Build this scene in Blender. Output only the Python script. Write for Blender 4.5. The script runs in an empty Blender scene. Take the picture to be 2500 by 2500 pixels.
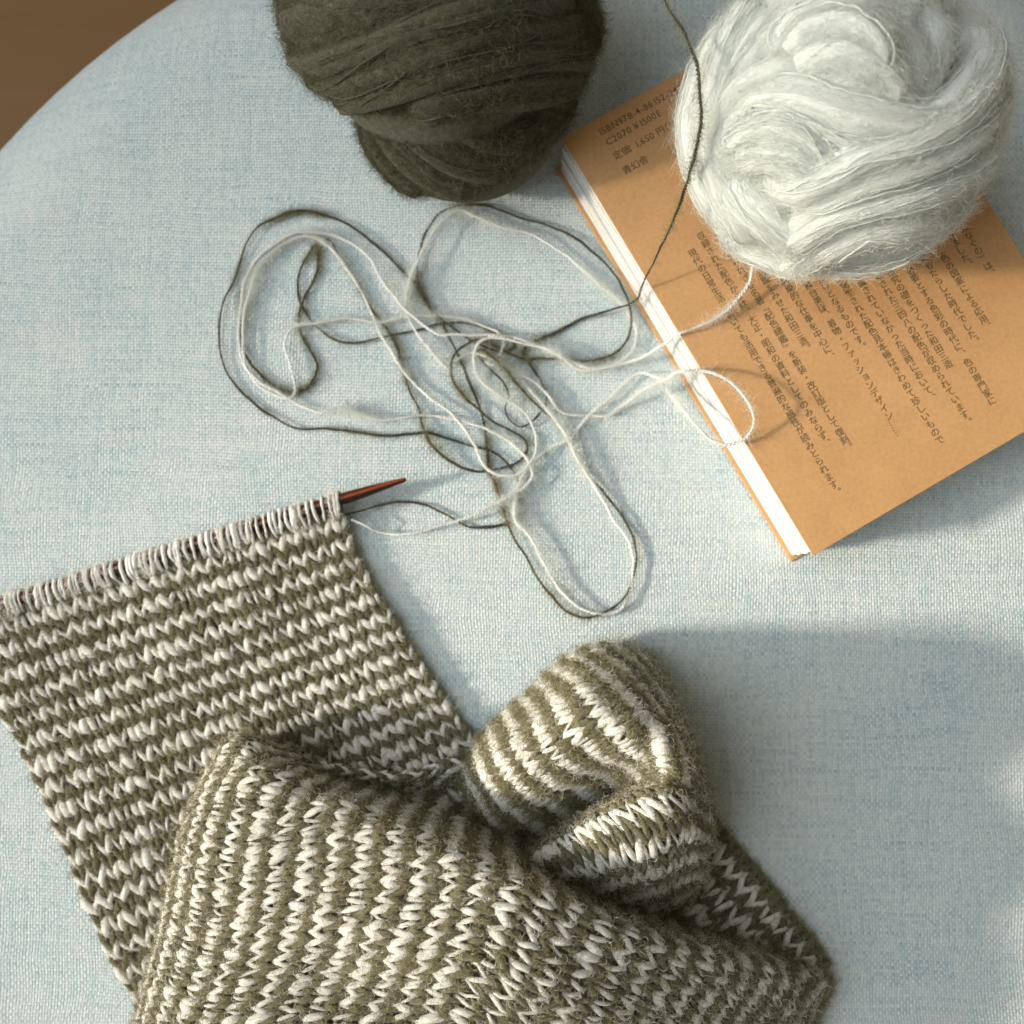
import bpy, math
import numpy as np
from mathutils import Vector

rng = np.random.default_rng(7)
SC = bpy.context.scene
COL = SC.collection
TAU = 2 * math.pi

# ------------------------------------------------------------------ camera, light, exposure
CAM_H = 0.330                      # metres above the seat
FPX = 2470.0                       # focal length in source pixels (frame 2500 x 2500)
PITCH = math.radians(4.63)
cam_d = bpy.data.cameras.new('camera')
cam_d.sensor_width = 36.0
cam_d.lens = FPX / 2500 * 36.0
cam_d.clip_start = 0.01
cam_d.clip_end = 20.0
cam_d.dof.use_dof = True
cam_d.dof.focus_distance = 0.278
cam_d.dof.aperture_fstop = 11.0
cam = bpy.data.objects.new('camera', cam_d)
cam.location = (0, 0, CAM_H)
cam.rotation_euler = (PITCH, 0, 0)
COL.objects.link(cam)
SC.camera = cam

world = bpy.data.worlds.new('World')
SC.world = world
world.use_nodes = True
bg = world.node_tree.nodes['Background']
bg.inputs['Color'].default_value = (1.0, 0.84, 0.60, 1)
bg.inputs['Strength'].default_value = 0.20


def area_light(name, loc, target, size, power, color, shape='DISK', size_y=None):
    d = bpy.data.lights.new(name, 'AREA')
    d.shape = shape
    d.size = size
    if size_y:
        d.size_y = size_y
    d.energy = power
    d.color = color
    o = bpy.data.objects.new(name, d)
    o.location = loc
    o.rotation_euler = (Vector(target) - Vector(loc)).to_track_quat('-Z', 'Y').to_euler()
    COL.objects.link(o)
    return o


def spot_light(name, loc, target, cone_deg, blend, radius, power, color):
    d = bpy.data.lights.new(name, 'SPOT')
    d.spot_size = math.radians(cone_deg)
    d.spot_blend = blend
    d.shadow_soft_size = radius
    d.energy = power
    d.color = color
    o = bpy.data.objects.new(name, d)
    o.location = loc
    o.rotation_euler = (Vector(target) - Vector(loc)).to_track_quat('-Z', 'Y').to_euler()
    COL.objects.link(o)
    return o


# a low warm beam from the left that falls on the fold and the book, and the soft cool window light round it
AIM = np.array([0.125, -0.020, 0.0])
beam = spot_light('window_sun', AIM + 2.75 * np.array([-0.923, -0.130, 0.362]), AIM, 3.0, 0.6, 0.14, 1080.0, (1.0, 0.86, 0.66))
beam.scale = (3.4, 1.0, 1.0)                         # a tall slot of light, wider than high
area_light('window_sky', (-1.15, -0.10, 1.35), (0.0, 0.0, 0.0), 1.5, 25.5, (0.90, 0.965, 1.0), 'RECTANGLE', 1.5)

SC.view_settings.view_transform = 'Standard'
SC.view_settings.look = 'None'
SC.view_settings.exposure = 0.18
SC.view_settings.gamma = 1.0
SC.view_settings.use_curve_mapping = False
SC.cycles_curves.shape = 'RIBBONS'
SC.cycles.max_bounces = 6
SC.cycles.diffuse_bounces = 3

# ------------------------------------------------------------------ helpers
_c, _s = math.cos(PITCH), math.sin(PITCH)


def ray(px, py):
    x, y, z = (px - 1250) / FPX, -(py - 1250) / FPX, -1.0
    return np.array([x, y * _c - z * _s, y * _s + z * _c])


def P(px, py, z=0.0):
    """place seen at source pixel (px, py), z millimetres above the seat -> metres"""
    d = ray(px, py)
    t = (z / 1000 - CAM_H) / d[2]
    return np.array([0, 0, CAM_H]) + d * t


def PP(pts):
    return np.array([P(*p) for p in pts])


def nrm(a):
    return a / np.maximum(np.linalg.norm(a, axis=-1, keepdims=True), 1e-12)


def spline(pts, n=None, step=None):
    """centripetal-ish Catmull-Rom through pts (k, d), resampled evenly"""
    p = np.asarray(pts, float)
    p = np.vstack([2 * p[0] - p[1], p, 2 * p[-1] - p[-2]])
    out = []
    for i in range(1, len(p) - 2):
        t = np.linspace(0, 1, 24, endpoint=False)[:, None]
        a, b, c, d = p[i - 1], p[i], p[i + 1], p[i + 2]
        out.append(0.5 * (2 * b + (c - a) * t + (2 * a - 5 * b + 4 * c - d) * t ** 2 + (3 * b - a - 3 * c + d) * t ** 3))
    out.append(p[-2][None])
    q = np.vstack(out)
    s = np.concatenate([[0], np.cumsum(np.linalg.norm(np.diff(q[:, :3], axis=0), axis=1))])
    if n is None:
        n = max(4, int(s[-1] / step) + 1)
    ss = np.linspace(0, s[-1], n)
    return np.stack([np.interp(ss, s, q[:, k]) for k in range(q.shape[1])], axis=1)


def smooth_noise(n, scale, dims=1, r=rng):
    """random curve with features `scale` samples long"""
    k = max(4, int(n / scale) + 3)
    return spline(r.normal(size=(k, dims)), n=n) if dims >= 3 else np.stack(
        [np.interp(np.linspace(0, k - 1, n), np.arange(k), r.normal(size=k)) for _ in range(dims)], axis=1)


def link(name, data, parent=None, mat=None):
    o = bpy.data.objects.new(name, data)
    COL.objects.link(o)
    if parent is not None:
        o.parent = parent
    if mat is not None:
        data.materials.append(mat)
    return o


def empty(name, loc, label, cat):
    o = bpy.data.objects.new(name, None)
    o.empty_display_size = 0.02
    COL.objects.link(o)
    o['label'] = label
    o['category'] = cat
    return o


def mesh(name, verts, faces, parent=None, mat=None, uv=None, smooth=True):
    me = bpy.data.meshes.new(name)
    v = np.ascontiguousarray(verts, dtype=np.float32)
    if isinstance(faces, np.ndarray):
        nf, k = faces.shape
        me.vertices.add(len(v))
        me.vertices.foreach_set('co', v.ravel())
        me.loops.add(nf * k)
        me.loops.foreach_set('vertex_index', faces.astype(np.int32).ravel())
        me.polygons.add(nf)
        me.polygons.foreach_set('loop_start', np.arange(0, nf * k, k, dtype=np.int32))
        me.update(calc_edges=True)
        if uv is not None:
            l = me.uv_layers.new(name='UVMap')
            l.data.foreach_set('uv', np.asarray(uv, np.float32)[faces.ravel()].ravel())
    else:
        me.from_pydata([tuple(x) for x in v], [], faces)
        me.update()
    if smooth:
        me.polygons.foreach_set('use_smooth', np.ones(len(me.polygons), dtype=bool))
    return link(name, me, parent, mat)


def tube_arrays(path, rad, sides=7, normal=None, flat=1.0, base=0, ends=True):
    """tube round path (n,3); rad scalar or (n,); normal (n,3) optional; flat squeezes it along normal"""
    n = len(path)
    T = nrm(np.gradient(path, axis=0))
    if normal is None:
        N = np.zeros_like(path)
        a = np.array([0.0, 0, 1.0]) if abs(T[0][2]) < 0.9 else np.array([1.0, 0, 0])
        for i in range(n):
            a = a - T[i] * (a @ T[i])
            a = a / max(np.linalg.norm(a), 1e-9)
            N[i] = a
    else:
        N = nrm(normal - T * np.sum(normal * T, axis=1, keepdims=True))
    B = np.cross(T, N)
    rad = np.broadcast_to(np.asarray(rad, float), (n,)).copy()
    if ends:
        rad[0] *= 0.35
        rad[-1] *= 0.35
    ang = np.arange(sides) / sides * TAU
    v = path[:, None] + rad[:, None, None] * (np.cos(ang)[None, :, None] * N[:, None] * flat + np.sin(ang)[None, :, None] * B[:, None])
    i = np.arange(n - 1)[:, None] * sides
    j = np.arange(sides)[None]
    k = (j + 1) % sides
    f = np.stack([i + j, i + k, i + sides + k, i + sides + j], axis=-1).reshape(-1, 4) + base
    L = np.concatenate([[0], np.cumsum(np.linalg.norm(np.diff(path, axis=0), axis=1))])
    uv = np.stack(np.broadcast_arrays(L[:, None] * 1000, (np.arange(sides) / sides)[None]), axis=-1).reshape(-1, 2)
    return v.reshape(-1, 3), f, uv


def tubes(name, specs, parent, mat):
    V, F, U, b = [], [], [], 0
    for s in specs:
        v, f, u = tube_arrays(base=b, **s)
        V.append(v), F.append(f), U.append(u)
        b += len(v)
    return mesh(name, np.vstack(V), np.vstack(F), parent, mat, np.vstack(U))


def hair(name, pts, rad, parent, mat):
    """pts (N,k,3) fibres, rad (k,) or (N,k)"""
    N, k, _ = pts.shape
    h = bpy.data.hair_curves.new(name)
    h.add_curves([k] * N)
    h.attributes['position'].data.foreach_set('vector', np.ascontiguousarray(pts, np.float32).ravel())
    r = h.attributes.new('radius', 'FLOAT', 'POINT')
    r.data.foreach_set('value', np.ascontiguousarray(np.broadcast_to(rad, (N, k)), np.float32).ravel())
    o = link(name, h, parent, mat)
    o['kind'] = 'stuff'
    return o


def fuzz_paths(seed, normal, tangent, length, k=6, lift=0.5, along=0.6, curl=0.55, hug=0.25, wild=0.75, r=rng):
    """curly fibres that leave a surface: (N,k,3)"""
    N = len(seed)
    rnd = nrm(r.normal(size=(N, 3)))
    sgn = np.where(r.random((N, 1)) < 0.5, -1, 1)
    d = nrm(normal * lift * r.random((N, 1)) + tangent * along * sgn + rnd * wild)
    axis = nrm(r.normal(size=(N, 3)))
    step = (np.asarray(length) / (k - 1)).reshape(-1, 1)
    p = [seed]
    for _ in range(k - 1):
        p.append(p[-1] + d * step)
        turn = np.cross(axis, d)
        d = nrm(d + turn * curl + r.normal(size=(N, 3)) * 0.22 - normal * hug * 0.5)
    return np.stack(p, axis=1)


# ------------------------------------------------------------------ materials
class NT:
    """tiny node-tree writer"""
    def __init__(self, name):
        self.m = bpy.data.materials.new(name)
        self.m.use_nodes = True
        self.t = self.m.node_tree
        self.bsdf = self.t.nodes['Principled BSDF']
        self.out = self.t.nodes['Material Output']

    def n(self, typ, **kw):
        x = self.t.nodes.new(typ)
        for k, v in kw.items():
            setattr(x, k, v)
        return x

    def put(self, sock, v):
        if isinstance(v, bpy.types.NodeSocket):
            self.t.links.new(v, sock)
        elif v is not None:
            sock.default_value = v

    def math(self, op, a, b=None, c=None):
        x = self.n('ShaderNodeMath', operation=op)
        self.put(x.inputs[0], a)
        if b is not None:
            self.put(x.inputs[1], b)
        if c is not None:
            self.put(x.inputs[2], c)
        return x.outputs[0]

    def vmath(self, op, a, b=None, scale=None):
        x = self.n('ShaderNodeVectorMath', operation=op)
        self.put(x.inputs[0], a)
        if b is not None:
            self.put(x.inputs[1], b)
        if scale is not None:
            self.put(x.inputs['Scale'], scale)
        return x.outputs[0]

    def mix(self, fac, a, b):
        x = self.n('ShaderNodeMix', data_type='RGBA')
        self.put(x.inputs[0], fac)
        self.put(x.inputs[6], a)
        self.put(x.inputs[7], b)
        return x.outputs[2]

    def noise(self, vec, scale, detail=2.0, rough=0.5, dist=0.0, dim='3D'):
        x = self.n('ShaderNodeTexNoise', noise_dimensions=dim)
        self.put(x.inputs['Vector'], vec)
        x.inputs['Scale'].default_value = scale
        x.inputs['Detail'].default_value = detail
        x.inputs['Roughness'].default_value = rough
        x.inputs['Distortion'].default_value = dist
        return x.outputs['Fac']

    def ramp(self, fac, stops, interp='LINEAR'):
        x = self.n('ShaderNodeValToRGB')
        x.color_ramp.interpolation = interp
        e = x.color_ramp.elements
        while len(e) < len(stops):
            e.new(0.5)
        for el, (p, c) in zip(e, stops):
            el.position = p
            el.color = (*c, 1) if len(c) == 3 else c
        self.put(x.inputs[0], fac)
        return x.outputs[0]

    def bump(self, h, strength, dist):
        x = self.n('ShaderNodeBump')
        x.inputs['Strength'].default_value = strength
        x.inputs['Distance'].default_value = dist
        self.put(x.inputs['Height'], h)
        self.put(self.bsdf.inputs['Normal'], x.outputs[0])

    def sep(self, v):
        x = self.n('ShaderNodeSeparateXYZ')
        self.put(x.inputs[0], v)
        return x.outputs

    def comb(self, a, b, c=0.0):
        x = self.n('ShaderNodeCombineXYZ')
        for s, v in zip(x.inputs, (a, b, c)):
            self.put(s, v)
        return x.outputs[0]

    def white(self, v):
        x = self.n('ShaderNodeTexWhiteNoise', noise_dimensions='3D')
        self.put(x.inputs['Vector'], v)
        return x.outputs['Value']

    def uv(self):
        return self.n('ShaderNodeTexCoord').outputs['UV']

    def obj(self):
        return self.n('ShaderNodeTexCoord').outputs['Object']

    def set(self, **kw):
        for k, v in kw.items():
            self.put(self.bsdf.inputs[k.replace('_', ' ')], v)
        return self.m


def mat_weave():
    """plain-woven heathered upholstery; UV is arc length in millimetres"""
    g = NT('woven_upholstery')
    uv = g.uv()
    w1 = g.noise(uv, 0.035, 2)
    wob = g.math('MULTIPLY', g.math('SUBTRACT', w1, 0.5), 5.0)
    x, y, _ = g.sep(uv)
    wx = g.math('MULTIPLY', g.math('SUBTRACT', g.noise(g.comb(g.math('MULTIPLY', x, 0.9), g.math('MULTIPLY', y, 0.12)), 1.0, 2), 0.5), 0.5)
    wy = g.math('MULTIPLY', g.math('SUBTRACT', g.noise(g.comb(g.math('MULTIPLY', x, 0.12), g.math('MULTIPLY', y, 0.9), 5.0), 1.0, 2), 0.5), 0.5)
    X = g.math('ADD', g.math('DIVIDE', g.math('ADD', x, wob), 0.94), wx)
    Y = g.math('ADD', g.math('DIVIDE', g.math('ADD', y, g.math('MULTIPLY', wob, 0.8)), 1.04), wy)
    ix, iy = g.math('FLOOR', X), g.math('FLOOR', Y)
    fx = g.math('SUBTRACT', g.math('FRACT', X), 0.5)
    fy = g.math('SUBTRACT', g.math('FRACT', Y), 0.5)
    par = g.math('FLOORED_MODULO', g.math('ADD', ix, iy), 2.0)
    # warp thread on top (par 0): round across x, arched along y; weft the other way
    fx2, fy2 = g.math('MULTIPLY', fx, fx), g.math('MULTIPLY', fy, fy)
    hw = g.math('SUBTRACT', 1.0, g.math('ADD', g.math('MULTIPLY', fx2, 3.4), g.math('MULTIPLY', fy2, 1.5)))
    hf = g.math('SUBTRACT', 0.85, g.math('ADD', g.math('MULTIPLY', fy2, 3.4), g.math('MULTIPLY', fx2, 1.5)))
    h = g.math('ADD', g.math('MULTIPLY', hw, g.math('SUBTRACT', 1.0, par)), g.math('MULTIPLY', hf, par))
    fib = g.noise(g.comb(g.math('MULTIPLY', X, 4.0), g.math('MULTIPLY', Y, 4.0)), 1.0, 3)
    h2 = g.math('ADD', h, g.math('MULTIPLY', fib, 0.35))
    cell = g.white(g.comb(ix, iy, par))
    thr_x = g.noise(g.comb(ix, g.math('MULTIPLY', y, 0.03), 3.0), 0.9, 1)
    thr_y = g.noise(g.comb(g.math('MULTIPLY', x, 0.03), iy, 9.0), 0.9, 1)
    streak = g.math('ADD', g.math('MULTIPLY', thr_x, g.math('SUBTRACT', 1.0, par)), g.math('MULTIPLY', thr_y, par))
    big = g.noise(uv, 0.022, 3)
    f = g.math('ADD', g.math('ADD', g.math('MULTIPLY', cell, 0.28), g.math('MULTIPLY', g.math('ADD', g.math('MULTIPLY', g.math('SUBTRACT', streak, 0.5), 0.72), 0.5), 0.95)), g.math('MULTIPLY', g.math('SUBTRACT', big, 0.5), 0.4))
    f = g.math('ADD', f, g.math('MULTIPLY', g.math('SUBTRACT', par, 0.5), -0.12))
    col = g.ramp(f, [(0.22, (0.285, 0.395, 0.445)), (0.45, (0.41, 0.51, 0.55)), (0.66, (0.515, 0.59, 0.61)), (0.95, (0.625, 0.65, 0.64))])
    g.bump(h2, 0.6, 0.00038)
    return g.set(Base_Color=col, Roughness=0.92, Specular_IOR_Level=0.12, Sheen_Weight=0.12, Sheen_Roughness=0.5)


def mat_floor():
    g = NT('brown_wood_floor')
    x, y, z = g.sep(g.obj())
    v = g.comb(g.math('MULTIPLY', x, 3.0), g.math('MULTIPLY', y, 26.0), 0.0)
    n1 = g.noise(v, 1.0, 4, 0.6, 0.6)
    n2 = g.noise(g.obj(), 2.2, 3)
    f = g.math('ADD', g.math('MULTIPLY', n1, 0.6), g.math('MULTIPLY', n2, 0.4))
    col = g.ramp(f, [(0.3, (0.175, 0.098, 0.039)), (0.52, (0.195, 0.110, 0.045)), (0.75, (0.213, 0.121, 0.050))])
    g.bump(n1, 0.15, 0.001)
    return g.set(Base_Color=col, Roughness=0.5, Specular_IOR_Level=0.3)


def mat_kraft():
    g = NT('kraft_card')
    o = g.obj()
    n1 = g.noise(o, 900.0, 4, 0.65)
    n2 = g.noise(o, 60.0, 3)
    sp = g.noise(o, 2600.0, 1)
    f = g.math('ADD', g.math('MULTIPLY', n1, 0.6), g.math('MULTIPLY', n2, 0.4))
    col = g.ramp(f, [(0.30, (0.425, 0.240, 0.106)), (0.52, (0.505, 0.293, 0.134)), (0.72, (0.56, 0.335, 0.160))])
    speck = g.ramp(sp, [(0.66, (0, 0, 0)), (0.78, (1, 1, 1))])
    col = g.mix(g.math('MULTIPLY', speck, 0.22), col, (0.33, 0.17, 0.075, 1))
    g.bump(n1, 0.10, 0.0001)
    return g.set(Base_Color=col, Roughness=0.62, Specular_IOR_Level=0.28)


def mat_paper():
    g = NT('white_paper_edges')
    x, y, z = g.sep(g.obj())
    n = g.noise(g.comb(g.math('MULTIPLY', x, 12.0), g.math('MULTIPLY', y, 12.0), g.math('MULTIPLY', z, 4200.0)), 1.0, 2)
    col = g.ramp(n, [(0.30, (0.52, 0.52, 0.51)), (0.62, (0.69, 0.69, 0.68))])
    g.bump(n, 0.25, 0.0002)
    return g.set(Base_Color=col, Roughness=0.8, Specular_IOR_Level=0.2)


def mat_plain(name, col, rough, spec=0.3):
    g = NT(name)
    return g.set(Base_Color=(*col, 1), Roughness=rough, Specular_IOR_Level=spec)


def mat_yarn(name, dark, mid, light, sheen, fscale=1.0):
    """wool: streaks and hair-fine relief running along the strand (UV: mm along, 0-1 around)"""
    g = NT(name)
    u, v, _ = g.sep(g.uv())
    n1 = g.noise(g.comb(g.math('MULTIPLY', u, 0.55 * fscale), g.math('MULTIPLY', v, 16.0)), 1.0, 4, 0.65, 0.5)
    n2 = g.noise(g.obj(), 420.0, 3)
    n3 = g.noise(g.obj(), 2300.0, 3, 0.7, 0.8)
    f = g.math('ADD', g.math('ADD', g.math('MULTIPLY', n1, 0.40), g.math('MULTIPLY', n2, 0.22)), g.math('MULTIPLY', n3, 0.38))
    col = g.ramp(f, [(0.36, dark), (0.5, mid), (0.64, light)])
    g.bump(g.math('ADD', g.math('MULTIPLY', n1, 0.6), g.math('MULTIPLY', n3, 0.7)), 0.9, 0.0005)
    return g.set(Base_Color=col, Roughness=0.95, Specular_IOR_Level=0.08, Sheen_Weight=sheen, Sheen_Roughness=0.6)


def mat_fibre(name, dark, light, trans=0.4):
    """one loose fibre: diffuse and lit through, a little silky; each fibre its own shade"""
    g = NT(name)
    info = g.n('ShaderNodeHairInfo')
    col = g.ramp(info.outputs['Random'], [(0.0, dark), (1.0, light)])
    d = g.n('ShaderNodeBsdfDiffuse')
    t = g.n('ShaderNodeBsdfTranslucent')
    s = g.n('ShaderNodeBsdfAnisotropic')
    s.inputs['Roughness'].default_value = 0.45
    for x in (d, t, s):
        g.t.links.new(col, x.inputs['Color'])
    m = g.n('ShaderNodeMixShader')
    m.inputs[0].default_value = trans
    g.t.links.new(d.outputs[0], m.inputs[1])
    g.t.links.new(t.outputs[0], m.inputs[2])
    m2 = g.n('ShaderNodeMixShader')
    m2.inputs[0].default_value = 0.10
    g.t.links.new(m.outputs[0], m2.inputs[1])
    g.t.links.new(s.outputs[0], m2.inputs[2])
    g.t.links.new(m2.outputs[0], g.out.inputs['Surface'])
    return g.m


def mat_needle():
    """laminated dyed birch: flat layers across the stick, so the taper cuts them to points (object space: x along)"""
    g = NT('laminated_rosewood')
    x, y, z = g.sep(g.obj())
    n = g.noise(g.comb(g.math('MULTIPLY', x, 60.0), g.math('MULTIPLY', y, 900.0), g.math('MULTIPLY', z, 900.0)), 1.0, 3)
    f = g.math('ADD', g.math('ADD', g.math('MULTIPLY', y, 245.0), 0.40), g.math('MULTIPLY', g.math('SUBTRACT', n, 0.5), 0.06))
    col = g.ramp(f, [(0.0, (0.018, 0.009, 0.006)), (0.43, (0.020, 0.009, 0.006)), (0.47, (0.24, 0.040, 0.009)), (0.63, (0.27, 0.046, 0.010)),
                     (0.67, (0.050, 0.010, 0.006)), (0.84, (0.085, 0.015, 0.007)), (0.89, (0.24, 0.09, 0.024)), (1.0, (0.04, 0.014, 0.008))])
    return g.set(Base_Color=col, Roughness=0.28, Specular_IOR_Level=0.5, Coat_Weight=0.35, Coat_Roughness=0.15)


M_WEAVE, M_FLOOR, M_KRAFT, M_PAPER = mat_weave(), mat_floor(), mat_kraft(), mat_paper()
M_INK = mat_plain('dark_brown_ink', (0.120, 0.092, 0.040), 0.6)
M_NEEDLE = mat_needle()
M_GREEN = mat_yarn('olive_wool', (0.054, 0.050, 0.027), (0.124, 0.116, 0.063), (0.250, 0.234, 0.135), 0.25)
M_WHITE = mat_yarn('cream_wool', (0.60, 0.585, 0.54), (0.745, 0.735, 0.69), (0.84, 0.83, 0.79), 0.25)
M_DARKBALL = mat_yarn('dark_olive_mohair', (0.030, 0.029, 0.017), (0.066, 0.064, 0.038), (0.125, 0.120, 0.074), 0.15)
M_MINT = mat_yarn('pale_mint_mohair', (0.66, 0.715, 0.68), (0.74, 0.785, 0.75), (0.81, 0.84, 0.81), 0.25)
M_GREEN_STRAND = mat_yarn('dark_green_ply', (0.020, 0.023, 0.015), (0.038, 0.042, 0.026), (0.065, 0.068, 0.042), 0.1)
M_WHITE_STRAND = mat_yarn('white_ply', (0.84, 0.86, 0.845), (0.92, 0.935, 0.925), (0.95, 0.955, 0.95), 0.3)
F_GREEN = mat_fibre('olive_fibre', (0.100, 0.092, 0.048), (0.46, 0.42, 0.25))
F_WHITE = mat_fibre('cream_fibre', (0.76, 0.75, 0.70), (0.92, 0.915, 0.88), 0.5)
F_DARK = mat_fibre('dark_olive_fibre', (0.045, 0.044, 0.026), (0.23, 0.22, 0.14))
F_MINT = mat_fibre('mint_fibre', (0.78, 0.82, 0.79), (0.91, 0.93, 0.91), 0.5)

# ------------------------------------------------------------------ setting: floor and stool
fv = [(-3, -3, -0.44), (3, -3, -0.44), (3, 3, -0.44), (-3, 3, -0.44)]
floor = mesh('floor', fv, [(0, 1, 2, 3)], None, M_FLOOR, smooth=False)
floor['kind'] = 'structure'
floor['label'] = 'brown wooden floor seen below the stool edge'

SC_C = P(1495, 1585, -28)
SC_R = 0.2885


def build_stool():
    prof = []                       # (radius, z)
    rf = 0.050
    for r in np.linspace(0, SC_R - rf, 26):
        prof.append((r, 0.0))
    for a in np.linspace(0, math.pi / 2, 18)[1:]:
        prof.append((SC_R - rf + rf * math.sin(a), -0.042 * (1 - math.cos(a))))
    for z in np.linspace(-0.042, -0.085, 6)[1:]:
        prof.append((SC_R, z))
    prof = np.array(prof)
    s = np.concatenate([[0], np.cumsum(np.linalg.norm(np.diff(prof, axis=0), axis=1))])
    n = 128
    a = np.arange(n) / n * TAU
    V = np.stack([prof[:, 0:1] * np.cos(a) + SC_C[0], prof[:, 0:1] * np.sin(a) + SC_C[1], np.broadcast_to(prof[:, 1:2], (len(prof), n))], -1)
    U = np.stack([s[:, None] * np.cos(a) * 1000, s[:, None] * np.sin(a) * 1000], -1)
    i = np.arange(len(prof) - 1)[:, None] * n
    j = np.arange(n)[None]
    k = (j + 1) % n
    F = np.stack([i + j, i + n + j, i + n + k, i + k], -1).reshape(-1, 4)
    root = empty('round_stool', None, 'round stool upholstered in light blue woven fabric under the knitting', 'stool')
    mesh('seat_cushion', V.reshape(-1, 3), F, root, M_WEAVE, U.reshape(-1, 2))
    # plywood base and legs below the cushion
    wood = mat_plain('stool_beech', (0.42, 0.27, 0.14), 0.5)
    n = 64
    a = np.arange(n) / n * TAU
    ring = [(SC_R - 0.004, -0.084), (SC_R - 0.002, -0.087), (SC_R - 0.002, -0.100), (SC_R - 0.005, -0.103), (0.0, -0.103)]
    V = np.array([[(SC_C[0] + r * math.cos(t), SC_C[1] + r * math.sin(t), z) for t in a] for r, z in ring]).reshape(-1, 3)
    i = np.arange(len(ring) - 1)[:, None] * n
    j = np.arange(n)[None]
    F = np.stack([i + j, i + n + j, i + n + (j + 1) % n, i + (j + 1) % n], -1).reshape(-1, 4)
    mesh('seat_base', V, F, root, wood)
    for q in range(4):
        t = math.pi / 4 + q * math.pi / 2
        top = np.array([SC_C[0] + 0.14 * math.cos(t), SC_C[1] + 0.14 * math.sin(t), -0.103])
        bot = np.array([SC_C[0] + 0.185 * math.cos(t), SC_C[1] + 0.185 * math.sin(t), -0.44])
        tubes('leg', [dict(path=np.linspace(top, bot, 6), rad=np.linspace(0.017, 0.011, 6), sides=16, ends=False)], root, wood)


build_stool()

# ------------------------------------------------------------------ book
BT = 23.0                                        # thickness in mm
b0 = P(1985, 1357, BT)                           # lower left corner of the back cover
bL = P(1371, 337, BT) - b0                       # along the fore-edge
bW = P(2500, 1052, BT) - b0
bL_len = 0.148
eL = nrm(bL * np.array([1, 1, 0]))
eW = nrm(bW * np.array([1, 1, 0]))
eW = nrm(eW - eL * (eW @ eL))
B_W, B_H = 0.105, float(np.linalg.norm(bL))


def bk(w, l, z):
    """book-cover metres (w from the fore-edge, l up from the bottom, z above the seat) -> world"""
    return b0 * np.array([1, 1, 0]) + eW * w + eL * l + np.array([0, 0, z])


def slab(name, w0, w1, l0, l1, z0, z1, parent, mat, seg=10, bow=0.0, bev=0.0):
    """bevelled slab, subdivided so that it can bow a little"""
    ws = np.unique(np.concatenate([[w0, w0 + bev, w1 - bev, w1], np.linspace(w0 + bev, w1 - bev, seg)]))
    ls = np.unique(np.concatenate([[l0, l0 + bev, l1 - bev, l1], np.linspace(l0 + bev, l1 - bev, seg)]))
    V, F = [], []
    idx = {}
    for top in (0, 1):
        for i, w in enumerate(ws):
            for j, l in enumerate(ls):
                edge = i in (0, len(ws) - 1) or j in (0, len(ls) - 1)
                z = (z1 if top else z0)
                if edge and bev:
                    z += (-1 if top else 1) * min(bev, (z1 - z0) * 0.45)
                z += bow * math.sin(math.pi * (w - w0) / (w1 - w0)) * math.sin(math.pi * (l - l0) / (l1 - l0))
                idx[top, i, j] = len(V)
                V.append(bk(w, l, z))
    a, b = len(ws), len(ls)
    for i in range(a - 1):
        for j in range(b - 1):
            F.append((idx[1, i, j], idx[1, i + 1, j], idx[1, i + 1, j + 1], idx[1, i, j + 1]))
            F.append((idx[0, i, j], idx[0, i, j + 1], idx[0, i + 1, j + 1], idx[0, i + 1, j]))
    for i in range(a - 1):
        F.append((idx[0, i, 0], idx[0, i + 1, 0], idx[1, i + 1, 0], idx[1, i, 0]))
        F.append((idx[0, i, b - 1], idx[1, i, b - 1], idx[1, i + 1, b - 1], idx[0, i + 1, b - 1]))
    for j in range(b - 1):
        F.append((idx[0, 0, j], idx[1, 0, j], idx[1, 0, j + 1], idx[0, 0, j + 1]))
        F.append((idx[0, a - 1, j], idx[0, a - 1, j + 1], idx[1, a - 1, j + 1], idx[1, a - 1, j]))
    return mesh(name, np.array(V), F, parent, mat, smooth=False)


book = empty('paperback_book', None, 'kraft brown paperback book lying face down under the pale yarn ball', 'book')
zc = BT / 1000
slab('back_cover', 0.0, B_W, 0.0, B_H, zc - 0.00035, zc, book, M_KRAFT, 14, 0.0, 0.00012)
slab('front_cover', -0.0011, B_W, -0.0006, B_H + 0.0004, 0.0003, 0.0010, book, M_KRAFT, 6, 0.0, 0.00012)
slab('spine', B_W - 0.0003, B_W + 0.0002, 0.0, B_H, 0.00105, zc - 0.0004, book, M_KRAFT, 4)
edges = [0.00105, 0.0040, 0.0078, 0.0112, 0.0119, 0.0153, 0.0189, zc - 0.0004]
for q in range(len(edges) - 1):
    dw = [0.0002, 0.0004, -0.0001, 0.0011, 0.0003, 0.0, 0.0006][q]
    slab('page_signature', dw, B_W - 0.0005, 0.0010 + abs(dw) * 0.3, B_H - 0.0012, edges[q] + 0.00016, edges[q + 1] - 0.00016, book, M_PAPER, 3, 0.0, 0.00015)

# print on the back cover: one flat mesh per line of type
_font_curve = bpy.data.curves.new('glyph', 'FONT')
_font_curve.resolution_u = 3
_font_obj = bpy.data.objects.new('glyph', _font_curve)
COL.objects.link(_font_obj)
_glyphs = {}


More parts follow.
